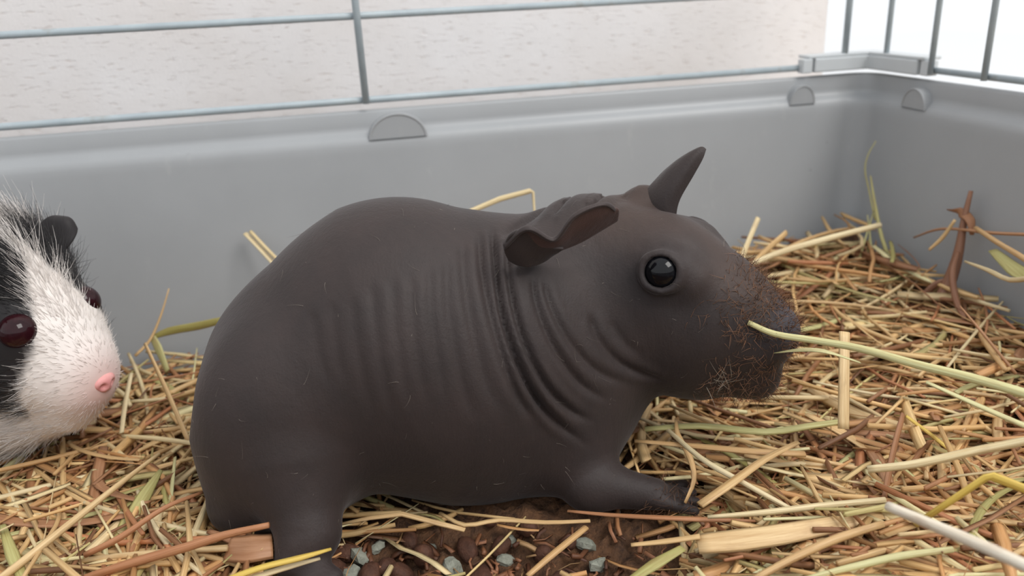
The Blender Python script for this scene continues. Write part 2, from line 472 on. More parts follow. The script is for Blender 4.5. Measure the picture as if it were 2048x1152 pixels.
def near(px, py, Y): return atY(px, py, Y)
# hind end: thighs, hocks and feet, near and far
def mir(p): p = np.asarray(p, float); return p-2*((p-B0)@BL)*BL
for m in (lambda p: p, mir):
    far = m is mir
    pig.ell(m(near(568, 860, .238)), [BA, BL, (0, 0, 1)], (.028, .022, .038), .012)
    pig.cone(m(near(600, 930, .228)), m(near(617, 1065, .216)), .0140, .0098, .010)
    pig.cone(m(near(617, 1065, .216)), m(near(600, 1120, .210)), .0095, .008, .004)
    pig.cone(m(near(508, 900, .245)), m(near(480, 1008, .236)), .019, .0105, .012)
    for k in range(3):
        a = m(near(600, 1115, .211)); pig.cone(a, a+np.array([.006+.003*k, -.012+.003*k, -.003]), .0038, .0026, .003)
    # fore leg
    a, b, c = m(near(1140, 900, .252)), m(near(1180, 965, .242)), m(near(1308, 988, .237))
    if far: b = b+np.array([-.018, 0, -.004]); c = c+np.array([-.030, .0, -.004])
    pig.cone(a, b, .017, .0095, .012); pig.cone(b, c, .0085, .0056, .006)
    for k in range(4):
        t = c+np.array([.0150-.0016*abs(k-1.5), -.0078+.0052*k, -.0022])
        pig.cone(c+np.array([0, (-.0034+.0023*k), 0]), t, .0029, .0016, .0014)
# nose pad, brow and eye mounts
EYE_R = .0061
def on_head(px, py, lift):
    """first hit of a view ray with the body, moved along the normal"""
    v = unit(ray(px, py)); p = CP+v*.15
    for _ in range(120): p = p+v*pig(p[None])[0]*.8
    return p+pig.grad(p[None])[0]*lift
mh = lambda p: p-2*((p-H0)@HL)*HL
mv = lambda v: v-2*(v@HL)*HL
es = on_head(1322, 543, 0.); en = unit(pig.grad(es[None])[0]*.5-HL*.5+HU*.05)
e0 = es-en*.0022; e1 = mh(e0); EN = {0: en, 1: mv(en)}
def torus(c, n, R_, r_, k):
    def fn(p):
        q = p-c; h = q@n; rr = np.sqrt(np.maximum((q*q).sum(1)-h*h, 0)); return np.hypot(rr-R_, h)-r_
    pig.add(fn, k)
for q, e in enumerate((e0, e1)):
    pig.ell(e-EN[q]*.0035+HU*.0005, [HF, HL, HU], (.0110, .0072, .0098), .006)
    pig.cone(e-EN[q]*.002+HU*.003+HF*.005, e-EN[q]*.002+HU*.002+HF*.010, .0036, .003, .010)
es = on_head(1322, 543, 0.)
e0 = es-en*.0030; e1 = mh(e0)
for q, e in enumerate((e0, e1)):
    torus(e+EN[q]*.0030-HU*.0002, EN[q], .0063, .0015, .0024)
for q, e in enumerate((e0, e1)):
    pig.cut(e+EN[q]*.0006, EYE_R*.96, .0008)
nz = hp(1556, 668)
pig.ell(nz, [HF, HL, HU], (.0065, .0095, .0075), .005)
pig.ell(atY(1288, 408, .286), np.eye(3), (.008, .007, .007), .006)
for sgn in (-1, 1): pig.cut(nz+HF*.0055+HL*.0042*sgn-HU*.0006, .0018, .002)
mo = hp(1560, 722)                                                   # mouth notch under the nose
pig.cone(hp(1500, 745), hp(1515, 755), .008, .007, .006)
V, Q = surface_nets(pig, (-.125, .165, -.012), (.125, .345, .135), .00095)
NRM = pig.grad(V)
bvh = BVHTree.FromPolygons(V.tolist(), Q.tolist())
def hit(px, py):
    v = Vector(unit(ray(px, py))); r = bvh.ray_cast(Vector(CP), v)
    return np.array(r[0]) if r[0] is not None else None
# skin folds: each is a line on the flank, pressed in on both sides of the body
folds = [([(985, 448), (990, 520), (1003, 620), (1030, 710), (1068, 790), (1120, 850), (1195, 905)], .0030, .0012),
         ([(958, 455), (965, 540), (985, 640), (1012, 730), (1040, 800), (1080, 850)], .0016, .0014),
         ([(1015, 470), (1018, 560), (1040, 660), (1085, 760), (1140, 820), (1200, 850)], .0022, .0012),
         ([(1062, 545), (1078, 620), (1112, 700), (1165, 770), (1230, 810)], .0015, .0012),
         ([(1085, 555), (1105, 620), (1145, 690), (1200, 745), (1275, 775)], .0012, .0012),
         ([(1178, 625), (1200, 680), (1240, 725), (1295, 752), (1340, 765)], .0012, .0013),
         ([(1220, 640), (1245, 680), (1285, 715)], .0006, .0014),
         ([(925, 470), (928, 560), (945, 660), (970, 760), (1000, 830)], .0011, .0016),
         ([(895, 500), (895, 600), (910, 700), (930, 790), (950, 850)], .0010, .0017),
         ([(860, 520), (862, 620), (876, 720), (895, 830)], .0009, .0018),
         ([(822, 540), (826, 640), (840, 740), (858, 840)], .0009, .0017),
         ([(785, 545), (792, 650), (806, 750), (822, 830)], .0008, .0017),
         ([(745, 560), (752, 660), (770, 760), (784, 850)], .0009, .0017),
         ([(705, 590), (712, 680), (732, 780), (745, 850)], .0007, .0018),
         ([(665, 600), (672, 690), (690, 780)], .0007, .0018),
         ([(625, 620), (636, 700), (660, 780)], .0006, .0018),
         ([(1070, 430), (1085, 405), (1100, 395)], .0012, .0016), ([(1105, 425), (1130, 400), (1150, 388)], .0014, .0014),
         ([(1160, 420), (1190, 400), (1205, 386)], .0014, .0014), ([(1040, 470), (1055, 440), (1066, 415)], .0012, .0015),
         ([(1225, 420), (1240, 400), (1250, 388)], .0009, .0014),
         ([(1285, 515), (1322, 495), (1360, 510), (1375, 540)], .0007, .0010), ([(1290, 580), (1322, 592), (1355, 585)], .0005, .001),
         ([(1270, 500), (1322, 478), (1372, 500)], .0004, .0014)]
ax = np.stack([(V-B0)@BA, V[:, 2]], -1)
disp = np.zeros(len(V))
for pts, d, wd in folds:
    P = [hit(*q) for q in smooth_path(np.array(pts, float), 170)]
    P = np.array([p for p in P if p is not None])
    if len(P) < 3: continue
    head = pts[0][0] > 1200 or (pts[0][1] < 500 and pts[0][0] > 1030)
    if head: A_ = np.stack([(V-H0)@HF, (V-H0)@HU], -1); B_ = np.stack([(P-H0)@HF, (P-H0)@HU], -1)
    else: A_ = ax; B_ = np.stack([(P-B0)@BA, P[:, 2]], -1)
    box_ = (A_ > B_.min(0)-.012).all(1) & (A_ < B_.max(0)+.012).all(1)
    ii = np.where(box_)[0]
    D2 = np.linalg.norm(A_[ii][:, None]-B_[None], axis=2); j = D2.argmin(1); t = D2[np.arange(len(ii)), j]
    u = j/(len(B_)-1); tap = sstep(u, 0, .12)*sstep(1-u, 0, .3)
    disp[ii] += tap*d*(-np.exp(-(t/(.85*wd))**2)+.30*np.exp(-((t-2.3*wd)/(1.3*wd))**2))*(1. if d > .00115 else .62)
from mathutils import noise as mnoise
V = V+NRM*disp[:, None]
# skin tone: brown on top of the head and legs, blacker round the eye and snout, plus a painted nose shine
hf, hu, hl = (V-H0)@HF, (V-H0)@HU, (V-H0)@HL
tone = np.tile(np.array(srgb(49, 42, 41)[:3]), (len(V), 1))
def blend(c, m): 
    global tone
    tone = tone*(1-m[:, None])+np.array(srgb(*c)[:3])*m[:, None]
blend((62, 49, 43), sstep(hu, .010, .022)*sstep(hf, -.045, -.02)*.8)
blend((40, 37, 39), np.exp(-((V-e0)**2).sum(1)/.016**2)*.8+np.exp(-((V-e1)**2).sum(1)/.016**2)*.8)
blend((52, 48, 52), sstep(hf, .030, .042)*sstep(hu, -.004, .006)*.8)
blend((84, 84, 94), np.exp(-((V-hp(1568, 640))**2).sum(1)/.0055**2)*.8)  # bluish-grey shine of the nose, painted into the skin colour
blend((32, 29, 30), np.exp(-((V-hp(1555, 715))**2).sum(1)/.010**2))
skinny = empty('hairless_guinea_pig', (B0[0], B0[1], 0))
tag(skinny, 'dark grey hairless guinea pig with wrinkled neck and floppy ears standing on hay', 'guinea pig')
skinny_body = mobj('body', V-np.array([B0[0], B0[1], 0]), Q, M['skin'], skinny, col=tone)
OFF = np.array([B0[0], B0[1], 0])
def sphere_vf(c, rad3, axes, nu=28, nv=16):
    v = [c+np.array(axes[2])*rad3[2]]; f = []
    for i in range(1, nv):
        a = math.pi*i/nv
        for j in range(nu):
            b = 2*math.pi*j/nu
            v.append(c+np.array(axes[0])*rad3[0]*math.sin(a)*math.cos(b)+np.array(axes[1])*rad3[1]*math.sin(a)*math.sin(b)+np.array(axes[2])*rad3[2]*math.cos(a))
    v.append(c-np.array(axes[2])*rad3[2]); L = len(v)-1
    for j in range(nu): f.append((0, 1+j, 1+(j+1) % nu)); f.append((L, L-nu+(j+1) % nu, L-nu+j))
    for i in range(nv-2):
        for j in range(nu): f.append((1+i*nu+j, 1+(i+1)*nu+j, 1+(i+1)*nu+(j+1) % nu, 1+i*nu+(j+1) % nu))
    return np.array(v), f
for e, s in ((e0, 1), (e1, -1)):
    v, f = sphere_vf(e+EN[0 if s == 1 else 1]*.0001-OFF, (EYE_R, EYE_R, EYE_R), [HF, HL, HU]); mobj('eye', v, f, M['eye'], skinny)

def patch(name, rows, parent, mat, thick, off, nu=40, nv=14, col=None):
    """smooth sheet through rows of points, given thickness"""
    R = np.array([smooth_path(np.array(r), nu) for r in rows])
    R2 = np.stack([smooth_path(R[:, i], nv) for i in range(R.shape[1])], 1)
    a, b = R2.shape[:2]; v = R2.reshape(-1, 3)-off
    f = [(i*b+j, i*b+j+1, (i+1)*b+j+1, (i+1)*b+j) for i in range(a-1) for j in range(b-1)]
    o = mobj(name, v, f, mat, parent, col=col if col is not None else np.tile(tone[0], (len(v), 1)))
    s = o.modifiers.new('thickness', 'SOLIDIFY'); s.thickness = thick; s.offset = 0
    s = o.modifiers.new('smooth', 'SUBSURF'); s.levels = 1; s.render_levels = 1
    return o
A3 = lambda L: [atY(*q) for q in L]
# near ear: crumpled flap, front half raised, rear half hanging
eb = [(1236, 440, .2480), (1200, 462, .2475), (1160, 485, .2475), (1120, 500, .2480), (1085, 512, .2490), (1060, 522, .2500)]
em = [(1238, 420, .2430), (1200, 436, .2400), (1155, 462, .2395), (1112, 492, .2400), (1062, 500, .2400), (1035, 522, .2430)]
ee = [(1232, 418, .2420), (1207, 408, .2375), (1150, 430, .2350), (1108, 478, .2360), (1055, 456, .2340), (1008, 490, .2370)]
er = [(1228, 424, .2412), (1204, 413, .2362), (1150, 436, .2338), (1108, 484, .2350), (1054, 462, .2325), (1010, 500, .2362)]
na, nb = len(smooth_path(np.zeros((4, 3))+np.arange(4)[:, None], 14)), len(smooth_path(np.zeros((6, 3))+np.arange(6)[:, None], 40))
ti = sstep(np.linspace(0, 1, na), .45, .8)[:, None, None]
ec = (np.array(srgb(70, 52, 48)[:3])*(1-ti)+tone[0]*1.15*ti)*np.ones((na, nb, 1))
patch('ear', [A3(eb), A3(em), A3(ee), A3(er)], skinny, M['skin'], .0013, OFF, col=ec.reshape(-1, 3))
# lower rear lobe of that ear
patch('ear', [A3([(1128, 496, .2400), (1090, 488, .2385), (1055, 458, .2345), (1022, 466, .2345), (1006, 492, .2365)]),
              A3([(1118, 502, .2425), (1085, 508, .2405), (1055, 500, .2380), (1030, 500, .2372), (1010, 506, .2385)]),
              A3([(1105, 508, .2460), (1085, 524, .2435), (1058, 534, .2415), (1035, 530, .2410), (1018, 520, .2405)])], skinny, M['skin'], .0012, OFF)
# far ear: upright leaf
f0 = [(1284, 440, .283), (1306, 446, .278), (1330, 450, .275), (1350, 452, .276)]
fb = [(1288, 392, .283), (1312, 398, .278), (1335, 403, .275), (1356, 405, .276)]
fm = [(1312, 362, .286), (1335, 350, .280), (1362, 350, .276), (1382, 358, .277)]
fe = [(1340, 335, .288), (1362, 318, .282), (1388, 308, .278), (1404, 320, .278)]
ft = [(1392, 304, .284), (1398, 299, .282), (1406, 295, .280), (1413, 298, .279)]
patch('ear', [A3(f0), A3(fb), A3(fm), A3(fe), A3(ft)], skinny, M['skin'], .0014, OFF)
# fuzz, whiskers
def strands(name, pts, nrm, flow, length, wid, curl, cols, parent, off, mat, seg=4, lift=.5):
    n = len(pts); L = np.broadcast_to(length, (n,)); K = seg+1
    D = flow*(1-lift)+nrm*lift+rng.normal(0, .25, (n, 3)); D /= np.linalg.norm(D, axis=1)[:, None]
    C2 = rng.normal(0, 1, (n, 3)); C2 -= (C2*D).sum(1)[:, None]*D; C2 /= np.linalg.norm(C2, axis=1)[:, None]+1e-9
    t = np.linspace(0, 1, K)
    P = pts[:, None]+D[:, None]*(L[:, None]*t)[..., None]+C2[:, None]*(L[:, None]*curl*t**2)[..., None]+(flow-nrm*.35)[:, None]*(L[:, None]*.35*t**2)[..., None]
    S = np.cross(D, C2); ang = [0, 2.094, 4.189]
    r = (wid/2)*(1-.8*t)
    ring = np.stack([P+(C2*math.cos(a)+S*math.sin(a))[:, None]*(r[None, :, None]) for a in ang], 2)   # n,K,3,3
    v = ring.reshape(-1, 3)-off
    b = (np.arange(n)[:, None]*K+np.arange(seg)[None])[..., None]*3
    j = np.arange(3); q = np.stack([b+j, b+(j+1) % 3, b+3+(j+1) % 3, b+3+j], -1).reshape(-1, 4)
    o = mobj(name, v, q, mat, parent, col=np.repeat(cols, K*3, axis=0))
    return o
def pick(prob, n):
    p = np.cumsum(prob/prob.sum()); return np.searchsorted(p, rng.random(n))
pm = sstep(hf, .022, .036)*sstep(-hu, -.022, .03)
pm = pm*(1-.65*sstep(-hu, .012, .022))
pm = pm*(1-.8*np.exp(-((V-nz)**2).sum(1)/.008**2))+1.3*sstep(hf, .012, .030)*sstep(hu, .002, .008)*.6
NM = 2200; ix = pick(pm, NM)
cc = np.array(srgb(124, 90, 68)[:3])*rng.uniform(.3, 1.5, (NM, 1))
hair = strands('muzzle_fuzz', V[ix], NRM[ix], np.tile(-HF, (NM, 1))*.2+rng.normal(0, .4, (NM, 3)), rng.uniform(.0022, .0056, NM), .00022, .5, cc, skinny, OFF, M['hair'])
hair['kind'] = 'stuff'
ix = pick(np.exp(-((V-hit(1445, 765))**2).sum(1)/.0045**2), 22)
strands('whisker_tuft', V[ix], NRM[ix], np.tile(np.array([0, 0, .6]), (22, 1))+rng.normal(0, .5, (22, 3)), rng.uniform(.005, .010, 22), .00022, .4, np.tile(np.array(srgb(178, 168, 152)[:3]), (22, 1)), skinny, OFF, M['hair'])['kind'] = 'stuff'
ix = rng.integers(0, len(V), 420)
strands('stray_hair', V[ix], NRM[ix], np.cross(NRM[ix], rng.normal(0, 1, (420, 3))), rng.uniform(.001, .0045, 420), .00012, .6, np.array(srgb(150, 140, 130)[:3])*rng.uniform(.4, 1, (420, 1)), skinny, OFF, M['hair'], lift=.15)['kind'] = 'stuff'

# ------------------------------------------------------------------ black and white guinea pig
GN = atY(212, 770, .262)
GY = math.radians(21); GP = math.radians(24)
GL = np.array([math.sin(GY), math.cos(GY), 0]); GFh = np.array([math.cos(GY), -math.sin(GY), 0])
GF = GFh*math.cos(GP)-np.array([0, 0, 1])*math.sin(GP); GU = np.cross(GF, GL); GU = GU if GU[2] > 0 else -GU
def gp(f, l, u): return GN+GF*f+GL*l+GU*u
cavy = SDF()
cavy.cone(gp(-.0125, 0, -.005), gp(-.030, 0, -.002), .0130, .0215, .008, GL, 1.12)
cavy.cone(gp(-.030, 0, -.002), gp(-.062, 0, .002), .021, .031, .008)
cavy.cone(gp(-.016, 0, -.018), gp(-.045, 0, -.032), .0115, .024, .008)
cavy.cone(gp(-.062, 0, .002), GN+np.array([-.110, .052, -.006]), .031, .040, .012)
cavy.cone(GN+np.array([-.110, .052, -.006]), GN+np.array([-.21, .064, -.002]), .040, .047, .012)
cavy.cone(gp(-.016, 0, .003), gp(-.046, 0, .017), .0125, .020, .008)
for l in (-.013, .013): cavy.ell(gp(-.030, l, .012), [GF, GL, GU], (.010, .007, .009), .006)
c0 = GN+np.array([-.085, .018, -.035])
for dxy in ((0, 0), (.01, .055)):
    a = c0+np.array([dxy[0], dxy[1], 0]); b = a.copy(); b[2] = .007; b[0] += .006
    cavy.cone(a, b, .014, .0075, .008); cavy.cone(b, b+np.array([.016, -.004, -.002]), .006, .004, .004)
for dxy in ((-.205, .03), (-.20, .10)):
    a = GN+np.array([dxy[0], dxy[1], 0]); a[2] = .03; b = a.copy(); b[2] = .006
    cavy.cone(a, b, .022, .010, .01); cavy.cone(b, b+np.array([.02, -.004, -.001]), .007, .0045, .004)
V2, Q2 = surface_nets(cavy, (GN[0]-.27, .20, -.005), (GN[0]+.012, .40, .15), .0020)
N2 = cavy.grad(V2)
gf, gl, gu = (V2-GN)@GF, (V2-GN)@GL, (V2-GN)@GU
WHITE = np.array(srgb(236, 228, 222)[:3]); BLACK = np.array(srgb(30, 27, 28)[:3]); PINK = np.array(srgb(226, 178, 170)[:3]); CREAM = np.array(srgb(226, 204, 180)[:3])
def cavy_white(f, l, u):
    """1 where the coat is white"""
    wdt = np.maximum(.002, .0026+.64*(f+.037))                       # white blaze widening to the muzzle
    blk = sstep(np.abs(l), wdt-.0008, wdt+.0008)*sstep(-f, .0165, .0195)*sstep(u+.35*(f+.02), -.022, -.016)*sstep(f, -.058, -.052)
    ears = sstep(np.sqrt((f+.050)**2+(np.abs(l)-.018)**2+(u-.024)**2)*-1, -.012, -.009)
    back = sstep(-f, .098, .106)*sstep(u, -.03, -.02)
    return 1-np.clip(blk+ears+back*.98, 0, 1)
wv = cavy_white(gf, gl, gu)
pinkm = np.exp(-(np.sqrt((gf*1.)**2+gl**2+(gu+.002)**2)/.013)**2)
base = BLACK+(WHITE-BLACK)*wv[:, None]
base = base*(1-.75*pinkm[:, None])+PINK*.75*pinkm[:, None]
OFF2 = np.array([GN[0]-.12, GN[1]+.05, 0])
cav = empty('guinea_pig', OFF2)
tag(cav, 'long-haired black and white guinea pig with pink nose peering in beside the tray wall', 'guinea pig')
mobj('body', V2-OFF2, Q2, M['fur'], cav, col=base)
# nose
nose_ = SDF().ell(gp(-.0012, 0, .0012), [GF, GL, GU], (.0026, .0046, .0030), .002).cone(gp(-.0012, 0, -.001), gp(-.0030, 0, -.0075), .0022, .0012, .003)
for q in (-1, 1): nose_.cut(gp(.0012, .0022*q, .0008), .0012, .001)
v, f = surface_nets(nose_, gp(0, 0, 0)-.012, gp(0, 0, 0)+.012, .0006); mobj('nose', v-OFF2, f, M['noseskin'], cav)
vb = BVHTree.FromPolygons(V2.tolist(), Q2.tolist())
er_ = vb.ray_cast(Vector(CP), Vector(unit(ray(14, 672))))
ge = np.array(er_[0]) if er_[0] is not None else gp(-.028, -.018, .013)
ge2 = ge-2*((ge-GN)@GL)*GL
for e in (ge, ge2):
    s = -1 if (e-GN)@GL < 0 else 1
    v, f = sphere_vf(e-GL*s*(.0042 if s < 0 else .0065)-OFF2, (.0062,)*3, [GF, GL, GU]); mobj('eye', v, f, M['redeye'], cav)
# ears: black petals
for s in (-1, 1):
    b0 = gp(-.050, .017*s, .024)
    def q(f, l, u): return b0+(GF*f+GL*l*s*.9+GU*u)*.62
    rows = [[q(-.010, -.004, 0), q(0, 0, .003), q(.008, .004, 0)], [q(-.012, .006, .010), q(0, .009, .012), q(.010, .010, .007)],
            [q(-.010, .013, .017), q(.001, .015, .019), q(.009, .016, .012)], [q(-.004, .019, .018), q(.001, .020, .019), q(.006, .020, .015)]]
    patch('ear', rows, cav, M['fur'], .0015, OFF2, 16, 10, np.tile(BLACK*1.6, (len(smooth_path(np.array(rows[0]), 16))*len(smooth_path(np.array([r[0] for r in rows]), 10)), 1)))
# coat
NF = 52000
pr = np.exp(-np.maximum(0, -gf-.09)/.04)+.05
ix = pick(pr, NF)
back = np.tile(-GF, (NF, 1))*.9+np.array([0, 0, -.25])
back = back-(back*N2[ix]).sum(1)[:, None]*N2[ix]; back /= np.linalg.norm(back, axis=1)[:, None]+1e-9
near_e = np.minimum(np.linalg.norm(V2[ix]-ge, axis=1), np.linalg.norm(V2[ix]-ge2, axis=1))
ln = (.0022+.013*sstep(-gf[ix], .004, .055)+.006*sstep(-gu[ix], .004, .02)*sstep(-gf[ix], .01, .03))*rng.uniform(.6, 1.25, NF)
ln = np.where(near_e < .011, ln*.3, ln); keep = (near_e > .0068) & (np.linalg.norm(V2[ix]-gp(.001, 0, 0), axis=1) > .0055)
cl_ = BLACK*1.1+(WHITE-BLACK)*np.clip(cavy_white(gf[ix]+rng.normal(0, .0016, NF), gl[ix]+rng.normal(0, .001, NF), gu[ix]), 0, 1)[:, None]
pk = np.exp(-(np.sqrt(gf[ix]**2+gl[ix]**2+gu[ix]**2)/.011)**2)[:, None]*.5
cl_ = cl_*(1-pk)+PINK*pk
cl_ = cl_*rng.uniform(.85, 1.05, (NF, 1))
ix, back, ln, cl_ = ix[keep], back[keep], ln[keep], cl_[keep]
strands('fur', V2[ix]-N2[ix]*.0003, N2[ix], back, ln, .00024, .18, cl_, cav, OFF2, M['fur'], seg=3, lift=.22)['kind'] = 'stuff'

# ------------------------------------------------------------------ bedding
def bed_h(x, y):
    h = -.004+.004*np.sin(x*31+1)*np.sin(y*27)
    h = h-.010*np.exp(-(((x+.012)/.062)**4+((y-.200)/.034)**4))
    st = (x-CORNER[0])*TD[0]+(y-CORNER[1])*TD[1]; tt = (x-CORNER[0])*TN[0]+(y-CORNER[1])*TN[1]
    h = h+.020*np.exp(-((st+.02)**2+(tt+.02)**2)/.10**2)+.006*sstep(x, .07, .16)+.010*np.exp(-(st/.06)**2)
    return h
gx, gy = np.meshgrid(np.linspace(-TW+.0135, -.0135, 220), np.linspace(-TDp+.0135, -.0135, 150), indexing='ij')
wx = CORNER[0]+TD[0]*gx+TN[0]*gy; wy = CORNER[1]+TD[1]*gx+TN[1]*gy
hz = bed_h(wx, wy)-.004+rng.normal(0, .0017, gx.shape)
hz = np.maximum(hz, -.019)
v = np.stack([gx, gy, hz], -1).reshape(-1, 3)
f = [(i*150+j, (i+1)*150+j, (i+1)*150+j+1, i*150+j+1) for i in range(219) for j in range(149)]
o = mobj('bedding', v, f, M['litter']); local(o)
tag(o, 'dark brown crumbly bedding under the hay in the tray', 'bedding', kind='stuff')

def clear(P, m=.0008):
    q = w2t(P)
    if (q[:, 0] > -.014).any() or (q[:, 1] > -.014).any() or (q[:, 0] < -TW+.015).any() or (q[:, 1] < -TDp+.015).any(): return False
    if P[:, 0].max() > -.13 and P[:, 0].min() < .13 and P[:, 1].max() > .16 and P[:, 1].min() < .35 and (pig(P) < m).any(): return False
    if P[:, 0].min() < -.12 and P[:, 1].min() < .40 and P[:, 1].max() > .2 and (cavy(P) < m).any(): return False
    return True
def rand_stalk(x, y, layer, L, bend, tilt=.10):
    a = rng.normal(0, .9) if rng.random() < .65 else rng.uniform(0, math.pi)
    t = np.linspace(-.5, .5, 5)
    d = np.array([math.cos(a), math.sin(a)]); nn = np.array([-d[1], d[0]])
    k = rng.normal(0, bend); kink = rng.normal(0, .35) if rng.random() < .22 else 0
    xy = np.array([x, y])+d*L*t[:, None]+nn*L*(k*t**2+kink*np.maximum(0, t-.1))[:, None]
    hs = bed_h(xy[:, 0], xy[:, 1])
    lin = hs.max()*.5+hs.mean()*.5
    z = lin+layer+t*L*rng.normal(0, tilt)+rng.normal(0, .08)*L*t**2
    z = np.maximum(z, hs-.001)
    return np.column_stack([xy, z])
def view_xy():
    """a spot on the tray floor, denser towards the viewer"""
    while True:
        px, py = rng.uniform(-250, 2300), rng.uniform(420, 1300)
        p = atZ(px, py, 0); q = w2t(p)
        if -TW+.03 < q[0] < -.016 and -TDp+.03 < q[1] < -.016: return p[0], p[1]
def paw(x, y): return math.exp(-(((x-.042)/.034)**4+((y-.224)/.013)**4))
def bare(x, y): return math.exp(-(((x+.012)/.056)**4+((y-.200)/.030)**4))
PALETTE = [((220, 186, 134), 5), ((232, 202, 152), 5), ((204, 160, 112), 4), ((174, 128, 92), 3), ((238, 220, 178), 4), ((204, 196, 140), 1.6), ((190, 134, 98), 1.4), ((140, 102, 74), 2)]
PW = np.array([q[1] for q in PALETTE]); PW = PW/PW.sum()
bt = Batch(); cnt = 0; tries = 0
while cnt < 6200 and tries < 20000:
    tries += 1
    x, y = view_xy()
    if rng.random() < bare(x, y)*.93: continue
    lay = rng.uniform(-.003, .009); L = rng.gamma(3., .013)+.008
    L = min(L, .10)
    P = rand_stalk(x, y, lay, L, .25, .12)
    if lay > -.001 and max(paw(*q[:2]) for q in P) > .4: continue
    if max(bare(*q[:2]) for q in P) > .3 and rng.random() < .92: continue
    if not clear(P): continue
    kind = rng.random()
    c = np.minimum(np.array(srgb(*PALETTE[rng.choice(len(PALETTE), p=PW)][0])[:3])*rng.uniform(.8, 1.25)*np.array([1.04, 1., .93]), .92)
    if kind < .5: wd, fl, sd = rng.uniform(.0008, .0024), 1., 5
    elif kind < .85: wd, fl, sd = rng.uniform(.0016, .0050), .22, 4
    else: wd, fl, sd = rng.uniform(.0003, .0007), 1., 3
    v, f, uv = sweep(P, wd*np.array([.85, 1, 1, 1, .7]), sd, fl, roll=rng.normal(0, .5)); uv = uv+rng.uniform(0, 40, 2)
    bt.add(v, f, uv, c); cnt += 1
for _ in range(420):                                   # chaff on the bare bedding
    x, y = rng.uniform(-.075, .05), rng.uniform(.165, .232)
    a = rng.uniform(0, 6.28); L = rng.uniform(.002, .009); d = np.array([math.cos(a), math.sin(a), rng.normal(0, .25)])*L/2
    c = np.array([x, y, bed_h(x, y)-.002+rng.uniform(0, .003)]); P = np.array([c-d, c+rng.normal(0, .0005, 3), c+d])
    if (pig(P) < .0005).any(): continue
    v, f, uv = sweep(P, rng.uniform(.0004, .0022), 4, rng.choice([.2, 1.]), roll=rng.normal(0, .6))
    bt.add(v, f, uv+rng.uniform(0, 40, 2), np.array(srgb(*random.choice([(150, 104, 74), (120, 80, 56), (196, 160, 116), (96, 62, 44), (176, 124, 92)]))[:3]))
o = bt.build('hay_litter', M['bed']); tag(o, 'loose hay and straw litter covering the floor of the tray', 'hay', kind='stuff')

# ------------------------------------------------------------------ hay one could pick up, stalk by stalk
def stalk(name, label, cat, mat, pts, wid, flat=1., sides=8, roll=0., group=None, n=14, taper=None, up=(0, 0, 1), sharp=False):
    P = np.array(pts, float) if sharp else smooth_path(pts, n)
    wd = np.interp(np.linspace(0, 1, len(P)), np.linspace(0, 1, len(wid)), wid) if hasattr(wid, '__len__') else np.full(len(P), wid)
    c = P.mean(0)
    v, f, uv = sweep(P-c, wd, sides, flat, up, roll)
    o = mobj(name, v, f, M[mat], None, uv=uv+rng.uniform(0, 30, 2)); o.location = c
    return tag(o, label, cat, group)
def Zp(L):
    out = []
    for px, py, z in L:
        p = atZ(px, py, z)
        if px > 1250 or px < 680: p = atZ(px, py, z+.005+max(0., float(bed_h(p[0], p[1]))))
        out.append(p)
    return out
K = stalk
K('hay_stalk', 'pale green hay stalk held at the mouth of the hairless guinea pig', 'hay stalk', 'palegreen', A3([(1496, 645, .2405), (1550, 668, .2370), (1630, 681, .232), (1720, 697, .224), (1830, 728, .214), (1940, 755, .205), (2060, 790, .196), (2180, 828, .188)]), [.0018, .0024, .0026, .0029, .0030], n=28)
K('hay_leaf', 'short pale green blade under the stalk at the dark mouth', 'hay leaf', 'palegreen', A3([(1548, 706, .2395), (1600, 700, .236), (1650, 703, .234), (1720, 725, .234)]), [.0008, .0026, .0030, .0014], .25)
K('hay_stalk', 'flat upright tan straw stub standing behind the pale green stalk', 'hay stalk', 'gold', A3([(1689, 664, .250), (1688, 760, .2405), (1687, 858, .2325)]), .0040, .4, up=(0, 1, 0))
K('hay_stalk', 'slender cream stalk slanting down beside the chest of the hairless guinea pig', 'hay stalk', 'pale', Zp([(1325, 850, .010), (1400, 915, .012), (1480, 962, .010), (1585, 1020, .006)]), [.0016, .0020, .0016])
K('hay_stalk', 'thick cream stalk with cut end lying above the hay at the right', 'hay stalk', 'pale', A3([(1735, 939, .205), (1830, 928, .201), (1950, 902, .198), (2060, 880, .195), (2140, 862, .193)]), [.0024, .0026, .0026, .0024], n=20)
K('hay_stalk', 'thick bleached white stalk sticking up close to the viewer', 'hay stalk', 'white_s', A3([(1775, 1012, .168), (1860, 1048, .158), (1960, 1090, .147), (2080, 1145, .135), (2200, 1200, .124)]), [.0025, .0029, .0029, .0029], n=20)
K('hay_stalk', 'sharply bent yellow stalk arching over the hay', 'hay stalk', 'yellow', A3([(1830, 1050, .182), (1900, 1003, .181), (1972, 955, .180), (1985, 953, .1795), (2050, 978, .176), (2130, 1010, .172)]), [.0022, .0025, .0027, .0027, .0022], .5, sharp=True, up=(0, 1, 0))
K('straw_strip', 'broad flat ribbed tan straw strip lying across the hay', 'straw strip', 'gold', Zp([(1395, 1088, .004), (1480, 1080, .005), (1565, 1068, .006), (1660, 1050, .006), (1765, 1030, .005)]), [.0064, .0072, .0068, .0056, .0030], .16, roll=-.5)
K('hay_stalk', 'thin tan stalk running out from the broad ribbed strip', 'hay stalk', 'gold', Zp([(1262, 1090, .003), (1330, 1083, .004), (1400, 1073, .006)]), [.0016, .0024, .0024], .5)
K('hay_stalk', 'grey-green stalk slanting below the pale green stalk', 'hay stalk', 'palegreen', A3([(1852, 764, .226), (1920, 795, .220), (1990, 826, .213), (2070, 860, .206), (2150, 890, .2)]), [.0018, .0024, .0026, .0026], .5)
